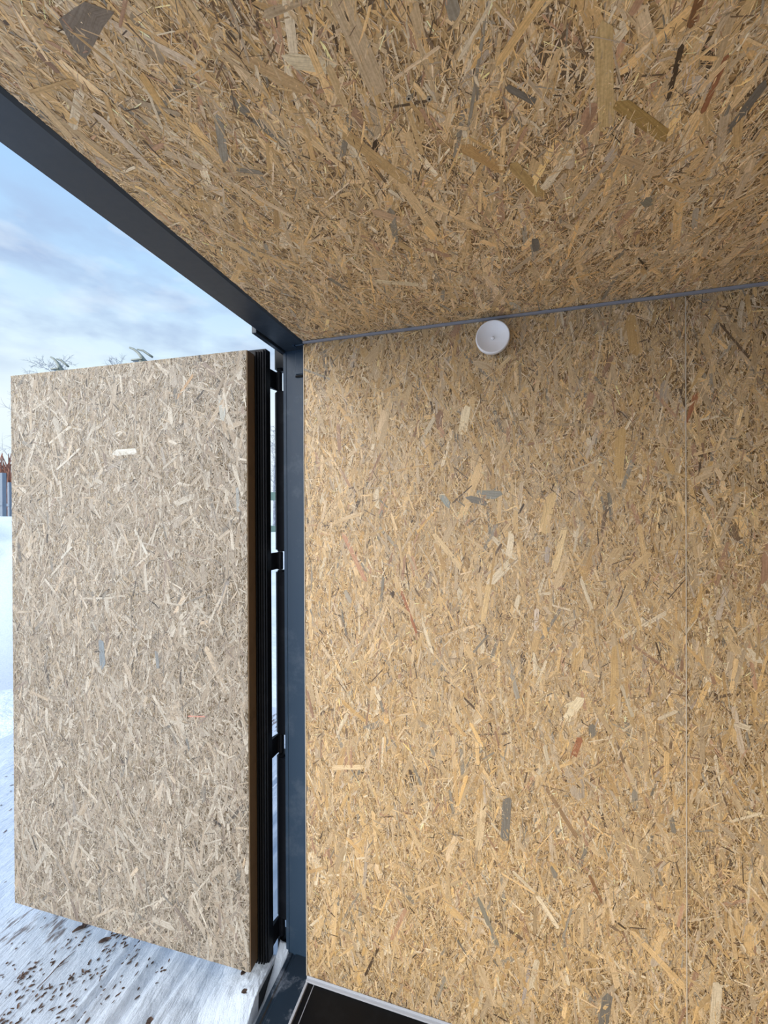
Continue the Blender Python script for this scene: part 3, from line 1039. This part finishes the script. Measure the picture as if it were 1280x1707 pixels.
# fence posts and low reddish hedge at the far left
m, nt, b = mat('russet_twigs')
n1 = N(nt, 'ShaderNodeTexNoise', inp={'Scale': 14.0, 'Detail': 3.0})
r1 = ramp(nt, [(0.35, (0.10, 0.045, 0.035, 1)), (0.7, (0.33, 0.15, 0.10, 1))])
nt.links.new(n1.outputs[0], r1.inputs[0])
nt.links.new(r1.outputs[0], b.inputs['Base Color'])
b.inputs['Roughness'].default_value = 0.9
M_russet = m
M_fence = steel('grey_fence_timber', (0.16, 0.20, 0.25), 0.6, scuff_amt=0.3)
M_green = steel('green_cladding', (0.10, 0.17, 0.15), 0.6, scuff_amt=0.2)


def at_dir(dx, dy, dist, z):
    return Vector((CAMP.x+dx*dist, CAMP.y+dy*dist, z))


c = at_dir(-0.862, 0.508, 16.0, 0)
hedge = empty('hedge', (c.x, c.y, 0.0), 0.5)
tag(hedge, 'low russet-brown leafless hedge behind the grey fence posts at far left', 'hedge')
rs = random.Random(9)
bm = bmesh.new()
for _ in range(1300):
    x = rs.uniform(-2.6, 0.9); y = rs.uniform(-0.5, 0.5)
    z0 = rs.uniform(0.6, 2.2)
    z1 = z0+rs.uniform(0.4, 1.0)
    d = Vector((rs.gauss(0, .25), rs.gauss(0, .25), 1))
    tube(bm, [(x, y, z0), (x+d.x*0.4, y+d.y*0.4, (z0+z1)/2+0.3), (x+d.x, y+d.y, min(3.35, z1+0.4))], [0.012, 0.020, 0.008], 4)
bm_obj('twigs', bm, M_russet, hedge)

for i, (pdx, pdy, dist, top, wd) in enumerate([(-0.8536, 0.5209, 11.0, 2.46, 0.075), (-0.8490, 0.5284, 12.5, 2.36, 0.06), (-0.8560, 0.5170, 12.0, 2.2, 0.06)]):
    p0 = at_dir(pdx, pdy, dist, 0)
    bm = bmesh.new()
    box(bm, -wd/2, wd/2, -wd/2, wd/2, -0.2, top, 0.006)
    for zz in (1.45, 1.85):
        box(bm, -wd*0.8, wd*0.8, -wd*0.7, -wd*0.5, zz-0.03, zz+0.03, 0.003)
    o = bm_obj('fence_post', bm, M_fence)
    o.location = (p0.x, p0.y, 0)
    tag(o, ['tallest grey fence post at the far left edge of the photograph',
            'shorter grey fence post just beside the free edge of the door leaf',
            'thin grey fence post left of the tallest post'][i], 'post', 'fence posts at far left')
# snow bank at the foot of the posts
bm = bmesh.new()
cc_ = at_dir(-0.855, 0.519, 8.6, 0)
r = bmesh.ops.create_icosphere(bm, subdivisions=5, radius=1.0)
for v in bm.verts:
    k = 1+0.10*noise.noise(v.co*2.2)+0.04*noise.noise(v.co*7)
    v.co = Vector((v.co.x*1.9*k, v.co.y*1.4*k, v.co.z*0.62*k))
o = bm_obj('snow_mound', bm, M_snow2, None, True)
o.location = (cc_.x+0.2, cc_.y-0.35, 1.03)
for v in o.data.vertices:
    if v.co.z < 0:
        v.co.z = -1.35
        v.co.x *= 1.6; v.co.y *= 1.6
tag(o, 'rounded bank of cleared white snow in front of the grey fence posts', 'snow bank', kind='stuff')

# horizontal green rails of a barrier, seen through the hinge gap
c = at_dir(-0.5137, 0.858, 12.0, 0)
bar = empty('barrier', (c.x, c.y, 0.0), math.atan2(0.5137, 0.858))
tag(bar, 'dark green horizontal rail barrier seen through the narrow hinge gap', 'barrier')
for z0, z1 in ((1.985, 2.22), (1.10, 1.28)):
    bm = bmesh.new()
    box(bm, -1.2, 1.2, -0.03, 0.03, z0, z1, 0.01)
    bm_obj('rail', bm, M_green, bar)
for xx in (-1.1, 1.1):
    bm = bmesh.new()
    box(bm, xx-0.05, xx+0.05, 0.031, 0.12, -0.3, 2.25, 0.01)
    bm_obj('upright', bm, M_green, bar)
